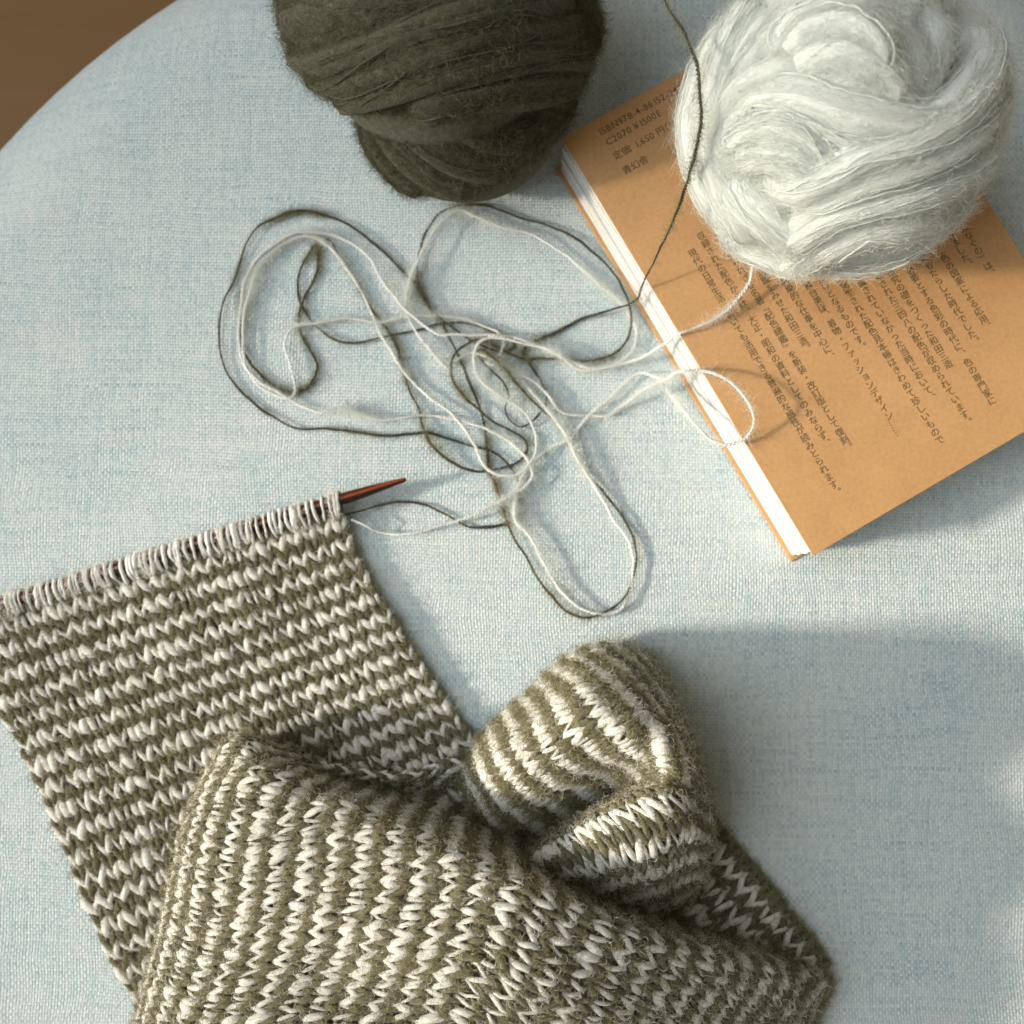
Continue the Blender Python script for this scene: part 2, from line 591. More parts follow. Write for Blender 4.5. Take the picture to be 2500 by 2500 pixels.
def glyph(ch, thin):
    key = (ch, thin)
    if key not in _glyphs:
        _font_curve.body = ch
        _font_curve.offset = thin
        dg = bpy.context.evaluated_depsgraph_get()
        dg.update()
        me = bpy.data.meshes.new_from_object(_font_obj.evaluated_get(dg))
        v = np.array([x.co[:] for x in me.vertices]) if len(me.vertices) else np.zeros((0, 3))
        f = [tuple(p.vertices) for p in me.polygons]
        bpy.data.meshes.remove(me)
        _glyphs[key] = (v, f)
    return _glyphs[key]


ZI = zc + 0.00006


def to_book(p):
    d = (p - b0)
    return float(d @ eW), float(d @ eL)


def column(text, end_px, pitch, size):
    """vertical line whose last character sits at end_px"""
    w, l = to_book(P(*end_px, BT))
    V, F, b = [], [], 0
    n = len(text)
    for i, ch in enumerate(text):
        lc = l + (n - 1 - i) * pitch
        v, f = glyph(ch, 0.004)
        if not len(v):
            continue
        x, y = v[:, 0] - 0.5, v[:, 1] - 0.38
        if ch in '、。':
            x, y = v[:, 0] - 0.5 + 0.62, v[:, 1] - 0.38 + 0.58
        elif ch in '…（）『』ー':
            x, y = (v[:, 1] - 0.38), -(v[:, 0] - 0.5)
        elif ch in 'ァッョ':
            x, y = x + 0.1, y + 0.08
        V.append(np.stack([x * size + w, y * size + lc], -1))
        F += [tuple(q + b for q in g) for g in f]
        b += len(v)
    V = np.vstack(V)
    W = np.array([bk(a, c, ZI) for a, c in V])
    mesh('text_line', W, F, book, M_INK, smooth=False)


def row(text, start_px, size, thin=0.004, spacing=1.0):
    w, l = to_book(P(*start_px, BT))
    V, F, b = [], [], 0
    for ch in text:
        if ch == ' ':
            w += size * 0.28
            continue
        v, f = glyph(ch, thin)
        wide = ord(ch) > 0x2e80
        adv = 1.0 if wide else (v[:, 0].max() + 0.09)
        if ch == '：':
            adv = 0.6
            v = v - np.array([0.25, 0, 0])
        if ch == '（':
            adv = 0.5
            v = v - np.array([0.5, 0, 0])
        V.append(np.stack([v[:, 0] * size + w, v[:, 1] * size + l], -1))
        F += [tuple(q + b for q in g) for g in f]
        b += len(v)
        w += adv * size * spacing
    V = np.vstack(V)
    W = np.array([bk(a, c, ZI) for a, c in V])
    mesh('text_line', W, F, book, M_INK, smooth=False)


PITCH_C, SIZE_C = 0.00279, 0.00285
for text, end in [
    ('現代の日常生活においても活用できる普遍的な感性が読みとられます。', (2046, 1203)),
    ('収録された配色からは、大正・昭和の資料としてのみならず、', (2020, 1083)),
    ('本書は知られざる名著『配色總鑑』を新装・改訂版として復刻。', (2073, 1093)),
    ('多彩な活躍をみせた和田三造。', (1972, 852)),
    ('この本はその先駆的な仕事を中心に、', (2031, 872)),
    ('油彩画、版画、舞台美術、着物・ファッションデザイン……', (2193, 1054)),
    ('色を知るきっかけとなるものです。', (2108, 848)),
    ('この本に掲載された配色見本帳はきわめて珍しいもので', (2294, 1074)),
    ('まだ広く認識されていなかった当時において、', (2277, 972)),
    ('こうして考案された三四八の配色が収められています。', (2366, 1032)),
    ('日本の色彩研究の礎をつくった和田三造', (2314, 889)),
    ('新しい色を必要とする色彩の時代に、色の専門家に', (2421, 979)),
    ('暮らしの中へ大量にもたらした時代でした。', (2384, 835)),
    ('染織と色の図案による応用、', (2412, 798)),
    ('広くできました。', (2368, 648)),
    ('（なぐの）は、', (2423, 668)),
]:
    column(text, end, PITCH_C, SIZE_C)
row('ISBN978-4-86152-247-5', (1468, 331), 0.00305)
row('C2070 ¥1500E', (1484, 356), 0.00305)
row('定価：1,650 円（10%税込）', (1502, 391), 0.00300)
row('青幻舎', (1525, 427), 0.00300)
bpy.data.objects.remove(_font_obj)
bpy.data.curves.remove(_font_curve)

# ------------------------------------------------------------------ balls of yarn


def hit(px, py, c, r, scale=1.0):
    """where the sight line through a pixel meets an ellipsoid (c, r); the nearest rim point when it misses"""
    o = (np.array([0, 0, CAM_H]) - c) / (r * scale)
    d = ray(px, py) / (r * scale)
    A, B, C = d @ d, 2 * o @ d, o @ o - 1
    disc = B * B - 4 * A * C
    t = (-B - math.sqrt(disc)) / (2 * A) if disc > 0 else -B / (2 * A)
    q = o + d * t
    if disc <= 0:
        q = q / np.linalg.norm(q)
    return q * r * scale + c


def blob(name, c, r, parent, mat, amp=0.06, n=96):
    """lumpy closed ball"""
    th = np.linspace(0.0, math.pi, n // 2)
    ph = np.arange(n) / n * TAU
    d = np.stack([np.sin(th)[:, None] * np.cos(ph), np.sin(th)[:, None] * np.sin(ph), np.broadcast_to(np.cos(th)[:, None], (n // 2, n))], -1)
    k = rng.normal(size=(10, 3)) * 2.4
    f = sum(np.sin(d @ kk + i) for i, kk in enumerate(k)) / 10
    V = d * r * (1 + amp * f)[..., None] + c
    i = np.arange(n // 2 - 1)[:, None] * n
    j = np.arange(n)[None]
    F = np.stack([i + j, i + n + j, i + n + (j + 1) % n, i + (j + 1) % n], -1).reshape(-1, 4)
    U = np.stack([np.broadcast_to(ph * 40, (n // 2, n)), np.broadcast_to((th / math.pi)[:, None] * 4, (n // 2, n))], -1).reshape(-1, 2)
    return mesh(name, V.reshape(-1, 3), F, parent, mat, U)


class Ball:
    def __init__(self, name, label, centre_px, zc, r, m_body, m_fibre):
        self.c = P(*centre_px, zc)
        self.r = np.array(r)
        self.root = empty(name, None, label, 'yarn ball')
        self.mb, self.mf = m_body, m_fibre
        self.strands, self.fibres, self.sr = [], [], []
        self.rip, self.air = 0.08, 0.0
        self.nf, self.sf, self.tf, self.fl = 1.0, 1.0, 1.0, dict(along=1.3, curl=0.25, hug=0.12)

    def lock(self, pts, half_w, half_t, n_strands=34, n_fluff=2200, twist=0.5, sr=0.00015, body=0.94, wander=0.25, tuck=0.80, fluff_len=0.009, lift=0.2):
        """one bundle of yarn lying on the ball; pts = (px, py, radius scale)"""
        raw = np.array([hit(x, y, self.c, self.r, s) for x, y, s in pts])
        n = 60
        path = spline(raw, n=n)
        N = nrm((path - self.c) / self.r ** 2)
        T = nrm(np.gradient(path, axis=0))
        N = nrm(N - T * np.sum(N * T, 1, keepdims=True))
        Sd = np.cross(T, N)
        s = np.linspace(0, 1, n)
        env = np.clip(np.minimum(s, 1 - s) / 0.16, 0, 1) ** 0.5
        w = half_w * (0.45 + 0.55 * env) * (1 + 0.12 * smooth_noise(n, 14)[:, 0])
        half_t = half_t * self.tf
        t = half_t * (0.35 + 0.65 * env)
        path = path - N * ((1 - env) * half_t * 1.3)[:, None]
        ang = np.arange(18) / 18 * TAU
        rip = 1 + self.rip * np.sin(ang * 5 + rng.random() * 6) + 0.65 * self.rip * np.sin(ang * 9 + rng.random() * 6)
        V = path[:, None] + body * (np.cos(ang) * rip)[None, :, None] * t[:, None, None] * N[:, None] + body * (np.sin(ang) * rip)[None, :, None] * w[:, None, None] * Sd[:, None]
        i = np.arange(n - 1)[:, None] * 18
        j = np.arange(18)[None]
        k = (j + 1) % 18
        F = np.stack([i + j, i + k, i + 18 + k, i + 18 + j], -1).reshape(-1, 4)
        L = np.concatenate([[0], np.cumsum(np.linalg.norm(np.diff(path, axis=0), axis=1))]) * 1000
        U = np.stack(np.broadcast_arrays(L[:, None], ang[None] / TAU * 4), -1).reshape(-1, 2)
        mesh('yarn_lock', V.reshape(-1, 3), F, self.root, self.mb, U)
        # strands over the outer half of the bundle
        for q in range(int(n_strands * self.sf)):
            a = rng.uniform(-1.75, 1.75)
            rr = rng.uniform(0.72, 1.08)
            aa = a + twist * (s - 0.5) + wander * smooth_noise(n, 20)[:, 0]
            off = Sd * (np.sin(aa) * rr * w)[:, None] + N * (np.cos(aa) * rr * t)[:, None]
            kink = smooth_noise(n, 1.4, 3)[:, :3] * 0.00014
            self.strands.append(path + off + kink)
            self.sr.append(sr * (rng.uniform(0.45, 0.9) if rng.random() < 0.8 else rng.uniform(1.2, 1.7)))
        # fluff
        n_fluff = int(n_fluff * self.nf)
        idx = rng.integers(2, n - 2, n_fluff)
        a = rng.uniform(-1.9, 1.9, n_fluff)
        off = Sd[idx] * (np.sin(a) * 0.9 * w[idx])[:, None] + N[idx] * (np.cos(a) * 0.92 * t[idx])[:, None]
        nn = nrm(Sd[idx] * np.sin(a)[:, None] + N[idx] * np.cos(a)[:, None])
        self.fibres.append(fuzz_paths(path[idx] + off, nn, T[idx], fluff_len * rng.uniform(0.5, 1.3, n_fluff), lift=lift, **self.fl))
        m = int(n_fluff * self.air)
        if m:
            k2 = rng.integers(0, n_fluff, m)
            self.fibres.append(fuzz_paths((path[idx] + off)[k2], nn[k2], T[idx][k2], 0.0042 * rng.uniform(0.5, 1.4, m), lift=0.9, along=0.5, curl=0.55, hug=0.3))

    def finish(self, strand_mat, fr=0.00003):
        n = len(self.strands)
        hair('wound_yarn', np.stack(self.strands), np.array(self.sr)[:, None] * np.ones((1, 60)), self.root, strand_mat)
        hair('mohair_halo', np.concatenate(self.fibres), np.array([1, 1, 1, 0.9, 0.7, 0.35]) * fr, self.root, self.mf)


# --- pale mint ball on the book
mint = Ball('pale_yarn_ball', 'pale mint white mohair yarn ball resting on the brown book', (2042, 294), 60, (0.0381, 0.0364, 0.0348), M_MINT, F_MINT)
blob('ball_core', mint.c, mint.r * 0.84, mint.root, M_MINT, 0.05)


def z3(*pts):
    """points read off the 1.756x enlargement of the ball (offset 1400, 0)"""
    return [(1400 + x / 1.756, y / 1.756, s) for x, y, s in pts]


mint.sf, mint.tf, mint.fl = 0.75, 1.35, dict(along=2.6, curl=0.08, hug=0.2, wild=0.42)
mint.nf, mint.air = 1.6, 0.35
# outer shell on the left, running down and round the bottom
mint.lock(z3((760, -60, .93), (640, 120, .95), (560, 330, .95), (530, 560, .95), (590, 800, .95), (700, 980, .95), (800, 1100, .93)), .0075, .0055, 40, 2600)
mint.lock(z3((860, -40, .98), (740, 120, 1.0), (650, 330, 1.0), (610, 560, 1.0), (650, 760, 1.0), (740, 930, 1.0), (830, 1060, .97)), .0062, .005, 36, 2200)
mint.lock(z3((960, 40, 1.0), (840, 150, .98), (740, 300, .97), (680, 460, .99), (650, 640, 1.02), (720, 800, 1.0)), .0046, .004, 28, 1600)
# top
mint.lock(z3((800, -20, 1.0), (980, -60, 1.02), (1200, -70, 1.02), (1420, -40, 1.0), (1600, 30, .98)), .0080, .0055, 40, 2200)
mint.lock(z3((860, 120, 1.02), (1000, 40, 1.04), (1180, 10, 1.04), (1360, 50, 1.03), (1500, 130, 1.0)), .0052, .0045, 30, 1600)
# coiled knob
mint.lock(z3((900, 330, .98), (930, 190, 1.04), (1030, 90, 1.13), (1170, 80, 1.13), (1290, 160, 1.10), (1320, 280, 1.0)), .0050, .0055, 34, 1700)
mint.lock(z3((960, 260, 1.04), (1060, 160, 1.18), (1180, 150, 1.21), (1260, 220, 1.16), (1260, 320, 1.04)), .0058, .0065, 34, 1900)
mint.lock(z3((980, 310, 1.02), (1090, 250, 1.16), (1200, 260, 1.18), (1310, 340, 1.10), (1360, 430, .98)), .0060, .0055, 34, 1900)
# strands right of the knob
mint.lock(z3((1280, 110, 1.04), (1390, 180, 1.06), (1440, 290, 1.05), (1390, 400, 1.0), (1290, 480, .96)), .0032, .0035, 18, 900)
mint.lock(z3((1400, 60, 1.02), (1520, 140, 1.02), (1530, 260, 1.0), (1480, 380, .98), (1420, 480, .97)), .0036, .0035, 18, 900)
# folded loop in the middle left
mint.lock(z3((1120, 400, .98), (960, 350, 1.03), (800, 400, 1.06), (700, 500, 1.04), (690, 620, 1.0), (760, 700, .97)), .0058, .0055, 36, 1900)
mint.lock(z3((720, 520, 1.0), (830, 440, 1.06), (980, 430, 1.09), (1130, 480, 1.07), (1290, 520, 1.04), (1480, 530, 1.0), (1620, 470, .96)), .0070, .0060, 42, 2300)
mint.lock(z3((700, 640, .99), (800, 560, 1.05), (900, 540, 1.08), (1000, 580, 1.05), (1080, 640, 1.0), (1180, 660, .96)), .0060, .0055, 38, 2000)
mint.lock(z3((720, 690, .99), (830, 660, 1.04), (950, 680, 1.05), (1060, 720, 1.0), (1140, 740, .95)), .0052, .0050, 30, 1500)
# long sweep from lower left up the right side
mint.lock(z3((760, 760, .98), (900, 790, 1.04), (1060, 760, 1.07), (1250, 660, 1.07), (1450, 590, 1.06), (1620, 480, 1.04), (1730, 300, 1.02), (1730, 120, .99), (1640, -10, .95)), .0064, .0055, 46, 3000)
mint.lock(z3((860, 850, .98), (1050, 830, 1.03), (1260, 740, 1.05), (1480, 670, 1.04), (1660, 560, 1.02), (1780, 400, 1.0), (1790, 220, .97)), .0060, .0052, 44, 2700)
# V fold below
mint.lock(z3((680, 700, 1.0), (740, 820, 1.03), (850, 920, 1.04), (960, 1000, 1.0), (1040, 1060, .95)), .0056, .0050, 34, 1800)
mint.lock(z3((900, 1020, .97), (1000, 960, 1.03), (1120, 890, 1.04), (1300, 840, 1.03), (1500, 790, 1.02), (1680, 690, 1.0), (1800, 520, .96)), .0060, .0054, 44, 2700)
# bottom loop and lobes
mint.lock(z3((690, 880, .97), (740, 1000, 1.01), (820, 1090, 1.0), (930, 1120, 1.0), (1030, 1040, 1.0), (1120, 960, .97)), .0060, .0055, 38, 2200)
mint.lock(z3((1000, 1100, .95), (1090, 1010, .99), (1240, 950, 1.0), (1440, 920, 1.0), (1620, 850, .99), (1760, 720, .96)), .0070, .0055, 46, 2800)
mint.lock(z3((1000, 1120, .93), (1150, 1100, .96), (1340, 1040, .97), (1530, 980, .96), (1680, 880, .95), (1790, 740, .93)), .0080, .0060, 46, 2800)
mint.lock(z3((850, 1120, .92), (1020, 1140, .92), (1220, 1140, .92), (1430, 1080, .92), (1600, 990, .91)), .0060, .0060, 40, 2400)
# loose outer strands at the right
mint.lock(z3((1700, 30, .97), (1800, 200, .98), (1840, 400, .98), (1820, 600, .97), (1740, 780, .95)), .0060, .0045, 34, 2000)
mint.lock(z3((1620, 60, .98), (1740, 150, 1.0), (1800, 300, 1.0), (1790, 500, .99), (1720, 650, .97)), .0045, .0040, 26, 1400)
mint.finish(M_MINT, 0.000026)

# --- dark olive ball at the top
dark = Ball('dark_yarn_ball', 'dark olive green mohair yarn ball lying on the blue stool beside the book', (1085, 40), 44, (0.0440, 0.0465, 0.0430), M_DARKBALL, F_DARK)
blob('ball_core', dark.c, dark.r * 0.88, dark.root, M_DARKBALL, 0.05)


def z2(*pts):
    """points read off the 2.273x enlargement (offset 650, 0)"""
    return [(650 + x / 2.273, y / 2.273, s) for x, y, s in pts]


dark.rip = 0.15
dark.sf, dark.tf, dark.fl = 0.3, 1.2, dict(along=1.1, curl=0.55, hug=0.34)
KW = dict(n_strands=46, n_fluff=6500, sr=0.00018, fluff_len=0.0052, lift=0.45, wander=0.35)
for pts, hw, ht in [
    (z2((120, -300, .92), (180, -120, .96), (400, -260, 1.0), (700, -420, 1.0)), .009, .007),
    (z2((40, -60, .90), (160, 40, .97), (420, -60, 1.0), (720, -200, 1.02), (1000, -300, 1.0)), .008, .007),
    (z2((60, 120, .90), (220, 190, .97), (480, 120, 1.0), (760, 10, 1.03), (1060, -90, 1.03), (1350, -160, 1.0)), .0085, .007),
    (z2((130, 250, .91), (290, 300, .98), (520, 240, 1.02), (800, 130, 1.05), (1100, 30, 1.05), (1400, -30, 1.02), (1650, -40, .97)), .0080, .007),
    (z2((250, 370, .92), (400, 400, .98), (640, 320, 1.03), (920, 220, 1.06), (1220, 130, 1.05), (1500, 90, 1.01), (1720, 100, .96)), .0075, .0065),
    (z2((340, 470, .93), (500, 480, .99), (730, 420, 1.02), (1000, 330, 1.04), (1280, 250, 1.03), (1540, 210, .99), (1740, 220, .94)), .0070, .006),
    (z2((700, 500, .96), (930, 450, 1.01), (1180, 380, 1.02), (1440, 330, 1.0), (1640, 320, .97), (1760, 340, .93)), .0062, .0055),
    (z2((680, 560, .95), (900, 540, 1.0), (1150, 490, 1.01), (1400, 450, .99), (1620, 430, .95), (1730, 440, .91)), .0062, .0055),
    (z2((700, -380, 1.0), (1000, -330, 1.03), (1300, -240, 1.02), (1560, -150, .98), (1740, -60, .94)), .010, .007),
    (z2((1460, -60, 1.0), (1640, 10, .97), (1740, 120, .94), (1770, 260, .92), (1740, 400, .91)), .0062, .005),
]:
    dark.lock(pts, hw, ht, **KW)
# the lower lobe that droops out from under the main winding (lies lower and further down)
dark2_c = P(1130, 312, 24)
dark2_r = np.array([0.0300, 0.0232, 0.0240])
main_c, main_r = dark.c, dark.r
dark.c, dark.r = dark2_c, dark2_r
blob('lobe_core', dark2_c, dark2_r * 0.96, dark.root, M_DARKBALL, 0.03)
dark.tf = 0.85
for pts, hw, ht in [
    (z2((470, 440, 1.0), (540, 560, 1.02), (640, 640, 1.04), (800, 660, 1.08), (1000, 620, 1.1)), .0060, .005),
    (z2((1720, 330, 1.12), (1680, 500, 1.10), (1570, 650, 1.06), (1400, 780, 1.02), (1220, 870, .98)), .0060, .0055),
    (z2((960, 400, 1.16), (1140, 480, 1.17), (1340, 530, 1.14), (1540, 520, 1.08), (1690, 450, 1.0)), .0060, .0055),
    (z2((560, 580, .95), (600, 720, .99), (660, 860, .98), (780, 980, .97), (940, 1050, .95)), .0058, .005),
    (z2((600, 560, .98), (680, 680, 1.03), (780, 820, 1.03), (920, 950, 1.01), (1100, 1020, .98), (1260, 990, .94)), .0058, .005),
    (z2((700, 560, 1.0), (790, 660, 1.05), (920, 790, 1.06), (1080, 890, 1.04), (1260, 920, 1.01), (1420, 860, .97)), .0056, .005),
    (z2((800, 540, 1.02), (930, 640, 1.07), (1080, 730, 1.07), (1250, 800, 1.05), (1430, 790, 1.01), (1560, 720, .96)), .0054, .005),
    (z2((900, 520, 1.03), (1060, 590, 1.08), (1230, 650, 1.07), (1420, 690, 1.04), (1560, 650, 1.0), (1650, 580, .95)), .0052, .005),
    (z2((1050, 490, 1.03), (1230, 530, 1.07), (1400, 560, 1.05), (1560, 550, 1.01), (1680, 490, .95)), .0052, .005),
]:
    dark.lock(pts, hw, ht, **{**KW, 'n_strands': 36, 'n_fluff': 5200})
dark.c, dark.r = main_c, main_r
dark.finish(M_DARKBALL, 0.00003)

# ------------------------------------------------------------------ loose strands of yarn


def z4(*pts):
    """points read off the 1.61x enlargement (offset 500, 450), z in mm"""
    return [(500 + p[0] / 1.61, 450 + p[1] / 1.61) + ((p[2],) if len(p) > 2 else (None,)) for p in pts]


def strand(name, label, pts, m_ply, m_ply2, m_fib, ply_r, halo, n_f, flen, zlo):
    k = len(pts)
    z = np.array([np.nan if p[2] is None else p[2] for p in pts], float)
    auto = zlo + 1.0 * np.abs(np.interp(np.arange(k), np.arange(0, k + 4, 4), rng.normal(size=len(np.arange(0, k + 4, 4)))))
    z = np.where(np.isnan(z), np.clip(auto, 0.8, zlo + 2.6), z)
    w = np.array([P(p[0], p[1], zz) for p, zz in zip(pts, z)])
    path = spline(w, step=0.00034)
    n = len(path)
    path = path + smooth_noise(n, 9, 3) * 0.00010 + smooth_noise(n, 28, 3) * 0.00012
    T = nrm(np.gradient(path, axis=0))
    up = np.array([0, 0, 1.0])
    B = nrm(np.cross(T, up + 1e-6))
    N = np.cross(B, T)
    ph = np.arange(n) * 0.00034 / 0.0024 * TAU + np.cumsum(smooth_noise(n, 30)[:, 0]) * 0.06
    root = empty(name, None, label, 'yarn')
    thick = 1 + 0.18 * smooth_noise(n, 24)[:, 0]
    for s in (0, math.pi):
        off = (np.cos(ph + s)[:, None] * B + np.sin(ph + s)[:, None] * N) * (ply_r * 1.25 * thick)[:, None]
        tubes('yarn_ply', [dict(path=path + off, rad=ply_r * np.clip(thick, 0.5, 1.6), sides=6)], root, m_ply if s == 0 else m_ply2)
    # halo: fibres gather in soft clumps along the strand
    dens = np.clip(0.40 + 1.2 * smooth_noise(n, 40)[:, 0], 0.12, None)
    idx = rng.choice(n, n_f, p=dens / dens.sum())
    a = rng.uniform(0, TAU, n_f)
    d = np.cos(a)[:, None] * B[idx] + np.sin(a)[:, None] * N[idx]
    fp = fuzz_paths(path[idx] + d * ply_r, d, T[idx], flen * rng.uniform(0.35, 1.35, n_f), lift=0.9, along=0.8, curl=0.5, hug=0.3)
    fp[..., 2] = np.maximum(fp[..., 2], 0.00035)
    hair('mohair_halo', fp, np.array([1, 1, 1, 0.9, 0.7, 0.35]) * halo, root, m_fib)
    return path


dark_path = [(1340, -60, 58), (1440, -130, 60), (1530, -140, 62), (1590, -90, 66), (1628, 10, 74), (1672, 85, 82), (1700, 160, 86), (1712, 270, 86), (1702, 350, 80), (1684, 420, 70), (1660, 500, 58),
             (1625, 580, 44), (1590, 650, 31), (1566, 700, 24.4), (1549, 735, 12)] + z4(
    (1600, 495, 4.5), (1480, 530), (1380, 582), (1310, 612), (1250, 652), (1270, 700), (1300, 745), (1335, 805), (1340, 860), (1300, 920), (1245, 952), (1195, 925), (1180, 880),
    (1195, 830), (1170, 770), (1120, 720), (1075, 670), (1090, 648, 4), (1170, 720, 4.5), (1230, 790, 4.5), (1290, 850), (1350, 910), (1410, 970), (1450, 1060), (1500, 1140), (1570, 1215), (1630, 1290), (1680, 1370),
    (1697, 1440), (1690, 1520), (1660, 1600), (1600, 1665), (1510, 1705), (1430, 1685), (1370, 1630), (1310, 1550), (1260, 1462), (1215, 1390), (1180, 1300), (1150, 1200),
    (1120, 1130), (1108, 1040), (1095, 940), (1075, 860), (1045, 790), (1015, 710), (980, 640), (935, 555), (880, 480), (840, 400), (832, 330), (850, 250), (880, 170), (930, 112),
    (1020, 80), (1120, 90), (1250, 135), (1400, 185), (1500, 245), (1590, 330), (1650, 420, 5), (1675, 500, 5), (1675, 560), (1650, 622), (1600, 668), (1520, 695), (1420, 690),
    (1330, 680), (1250, 684), (1160, 645), (1080, 612), (1010, 640, 4), (972, 690, 5), (970, 750, 5), (1000, 812), (1060, 872), (1130, 930), (1200, 968), (1250, 1000), (1266, 1040), (1240, 1082),
    (1180, 1112), (1100, 1130), (1030, 1120), (950, 1080), (890, 1020), (860, 960), (840, 880), (800, 800), (775, 720), (750, 625), (700, 555), (640, 470), (590, 385), (540, 300),
    (490, 225, .7), (430, 196, .6), (340, 197, .6), (280, 231, .6), (210, 291, .6), (160, 371, .6), (141, 450, .6), (136, 550, .6), (140, 630, .6), (170, 690, .8), (212, 742), (270, 793), (340, 815), (395, 803), (432, 755), (440, 700), (410, 645), (377, 585), (370, 510),
    (395, 440), (430, 375), (446, 300), (440, 240), (400, 288), (366, 370), (370, 450), (400, 510), (440, 562), (500, 610), (570, 628), (650, 615), (740, 590), (820, 575), (900, 553), (960, 545),
    (1040, 550), (1130, 580), (1200, 602), (1215, 640), (1150, 655), (1080, 630), (1030, 602), (960, 550), (900, 500), (860, 450), (835, 400), (795, 360), (730, 290), (650, 220), (550, 150), (450, 115),
    (360, 105), (270, 135), (200, 175), (160, 240), (140, 310), (115, 380), (75, 460), (55, 560), (65, 670), (100, 760), (170, 840), (260, 910), (360, 960), (470, 965), (600, 980), (700, 990),
    (800, 980), (880, 978), (960, 1003), (1050, 1030), (1130, 1050), (1180, 1090), (1220, 1150), (1233, 1210), (1226, 1270), (1195, 1325), (1130, 1345), (1050, 1345), (980, 1315), (900, 1276),
    (830, 1255), (760, 1250), (680, 1264), (610, 1282, 4.5), (550, 1302, 5))
strand('dark_yarn_strand', 'thin dark green loose yarn looping from dark ball to the knitting', dark_path, M_GREEN_STRAND, M_GREEN_STRAND, F_GREEN, 0.00020, 0.000024, 14000, 0.0034, 0.9)

src = [(1880, 600, 40), (1842, 645, 33), (1830, 690, 28), (1800, 735, 26), (1750, 775, 25.5), (1700, 797, 25), (1655, 815, 24.5), (1610, 848, 14)]
white_path = src + z4(
    (1700, 690, 5), (1600, 714), (1500, 730), (1450, 714), (1410, 680, 4.5), (1350, 650, 5), (1280, 630, 5.5), (1200, 610, 6), (1120, 605, 6), (1075, 625, 6), (1055, 680, 6), (1070, 750, 6), (1120, 802, 5.5),
    (1180, 840, 5), (1240, 880, 5), (1280, 930), (1300, 1000), (1292, 1070), (1245, 1128), (1190, 1146), (1125, 1130), (1085, 1080), (1055, 1015), (1020, 960), (980, 912), (930, 872), (860, 820), (800, 760),
    (740, 670), (690, 590), (650, 500), (610, 415), (560, 335), (500, 252), (440, 212), (380, 205), (300, 240), (220, 310), (180, 400), (158, 500), (150, 600), (160, 700), (205, 780), (280, 830), (340, 838),
    (356, 795), (335, 715), (314, 640), (332, 578), (380, 550), (450, 545), (550, 526), (640, 540), (720, 540), (790, 520), (870, 515), (990, 522), (1090, 555), (1170, 600), (1160, 670), (1110, 700), (1160, 715),
    (1230, 745), (1300, 780), (1350, 832), (1385, 885), (1420, 905), (1500, 905), (1580, 910), (1640, 872), (1720, 810, 7), (1820, 762, 16)) + [
    (1665, 908, 24.6), (1710, 905, 25.4), (1755, 918, 27), (1800, 948, 29), (1832, 992, 29.5), (1840, 1030, 28), (1820, 1070, 26), (1780, 1086, 24.8), (1732, 1070, 24.6), (1690, 1030, 23.5), (1660, 990, 14)] + z4(
    (1830, 830, 8), (1800, 780, 7), (1760, 753, 5), (1710, 746), (1660, 775), (1600, 832), (1530, 890), (1470, 950), (1430, 1000), (1350, 1040), (1290, 1085), (1248, 1150), (1222, 1240), (1222, 1325),
    (1270, 1372), (1310, 1450), (1360, 1540), (1420, 1620), (1490, 1668), (1570, 1690), (1640, 1670), (1672, 1600), (1682, 1520), (1678, 1450), (1655, 1385), (1610, 1320), (1572, 1250), (1530, 1180), (1470, 1090), (1420, 990),
    (1340, 880), (1240, 770), (1140, 690), (1050, 660), (985, 690), (945, 715), (880, 642), (830, 580), (800, 512), (795, 450), (805, 380), (840, 290), (880, 210), (930, 142), (1000, 100), (1060, 125), (1150, 165),
    (1280, 195), (1380, 250), (1480, 330), (1560, 402), (1635, 470), (1690, 555), (1685, 640), (1620, 700), (1520, 722), (1430, 690), (1330, 645), (1220, 600), (1100, 590), (1000, 590), (920, 590), (850, 545), (790, 490),
    (735, 430), (690, 365), (645, 288), (570, 228), (480, 196), (390, 188), (340, 196), (280, 230), (210, 290), (160, 370), (140, 450), (134, 550), (135, 650), (160, 720), (220, 780), (300, 830), (370, 870), (440, 895),
    (500, 886), (560, 886), (620, 908), (700, 925), (780, 915), (860, 908), (960, 920), (1080, 950), (1180, 1000), (1240, 1050), (1280, 1110), (1288, 1150), (1262, 1190), (1210, 1216), (1120, 1265), (1040, 1305),
    (950, 1330), (860, 1360), (780, 1375), (700, 1370), (640, 1345, 4.5), (575, 1312, 5))
strand('pale_yarn_strand', 'thin white loose yarn looping from pale ball over the book to the knitting', white_path, M_WHITE_STRAND, M_WHITE_STRAND, F_MINT, 0.00023, 0.000020, 18000, 0.0044, 1.9)

# ------------------------------------------------------------------ needle
nt, nb = P(992, 1170, 7.5), P(-160, 1526, 6.2)
nd = empty('knitting_needle', None, 'pointed red brown laminated wooden knitting needle through the top stitches', 'knitting needle')
NL = float(np.linalg.norm(nb - nt))
prof = [(0, 0.00035), (0.0004, 0.00066), (0.001, 0.00080), (0.006, 0.00118), (0.013, 0.00170), (0.020, 0.00198), (0.026, 0.00200), (0.05, 0.00205), (NL, 0.00205)]
xs = np.concatenate([[0, .0002, .0004, .0007, .001], np.linspace(0.002, 0.03, 16), np.linspace(0.034, NL, 20)])
rr = np.interp(xs, [p[0] for p in prof], [p[1] for p in prof])
rr[0] = 0.0002
pl = np.stack([xs, xs * 0, xs * 0], 1)
v, f, u = tube_arrays(pl, rr, 20, normal=np.broadcast_to(np.array([0, 0, 1.0]), pl.shape), ends=False)
shaft = mesh('needle_shaft', v, f, nd, M_NEEDLE)
X = nrm(nb - nt)
Yv = nrm(np.cross(np.array([0, 0, 1.0]), X))
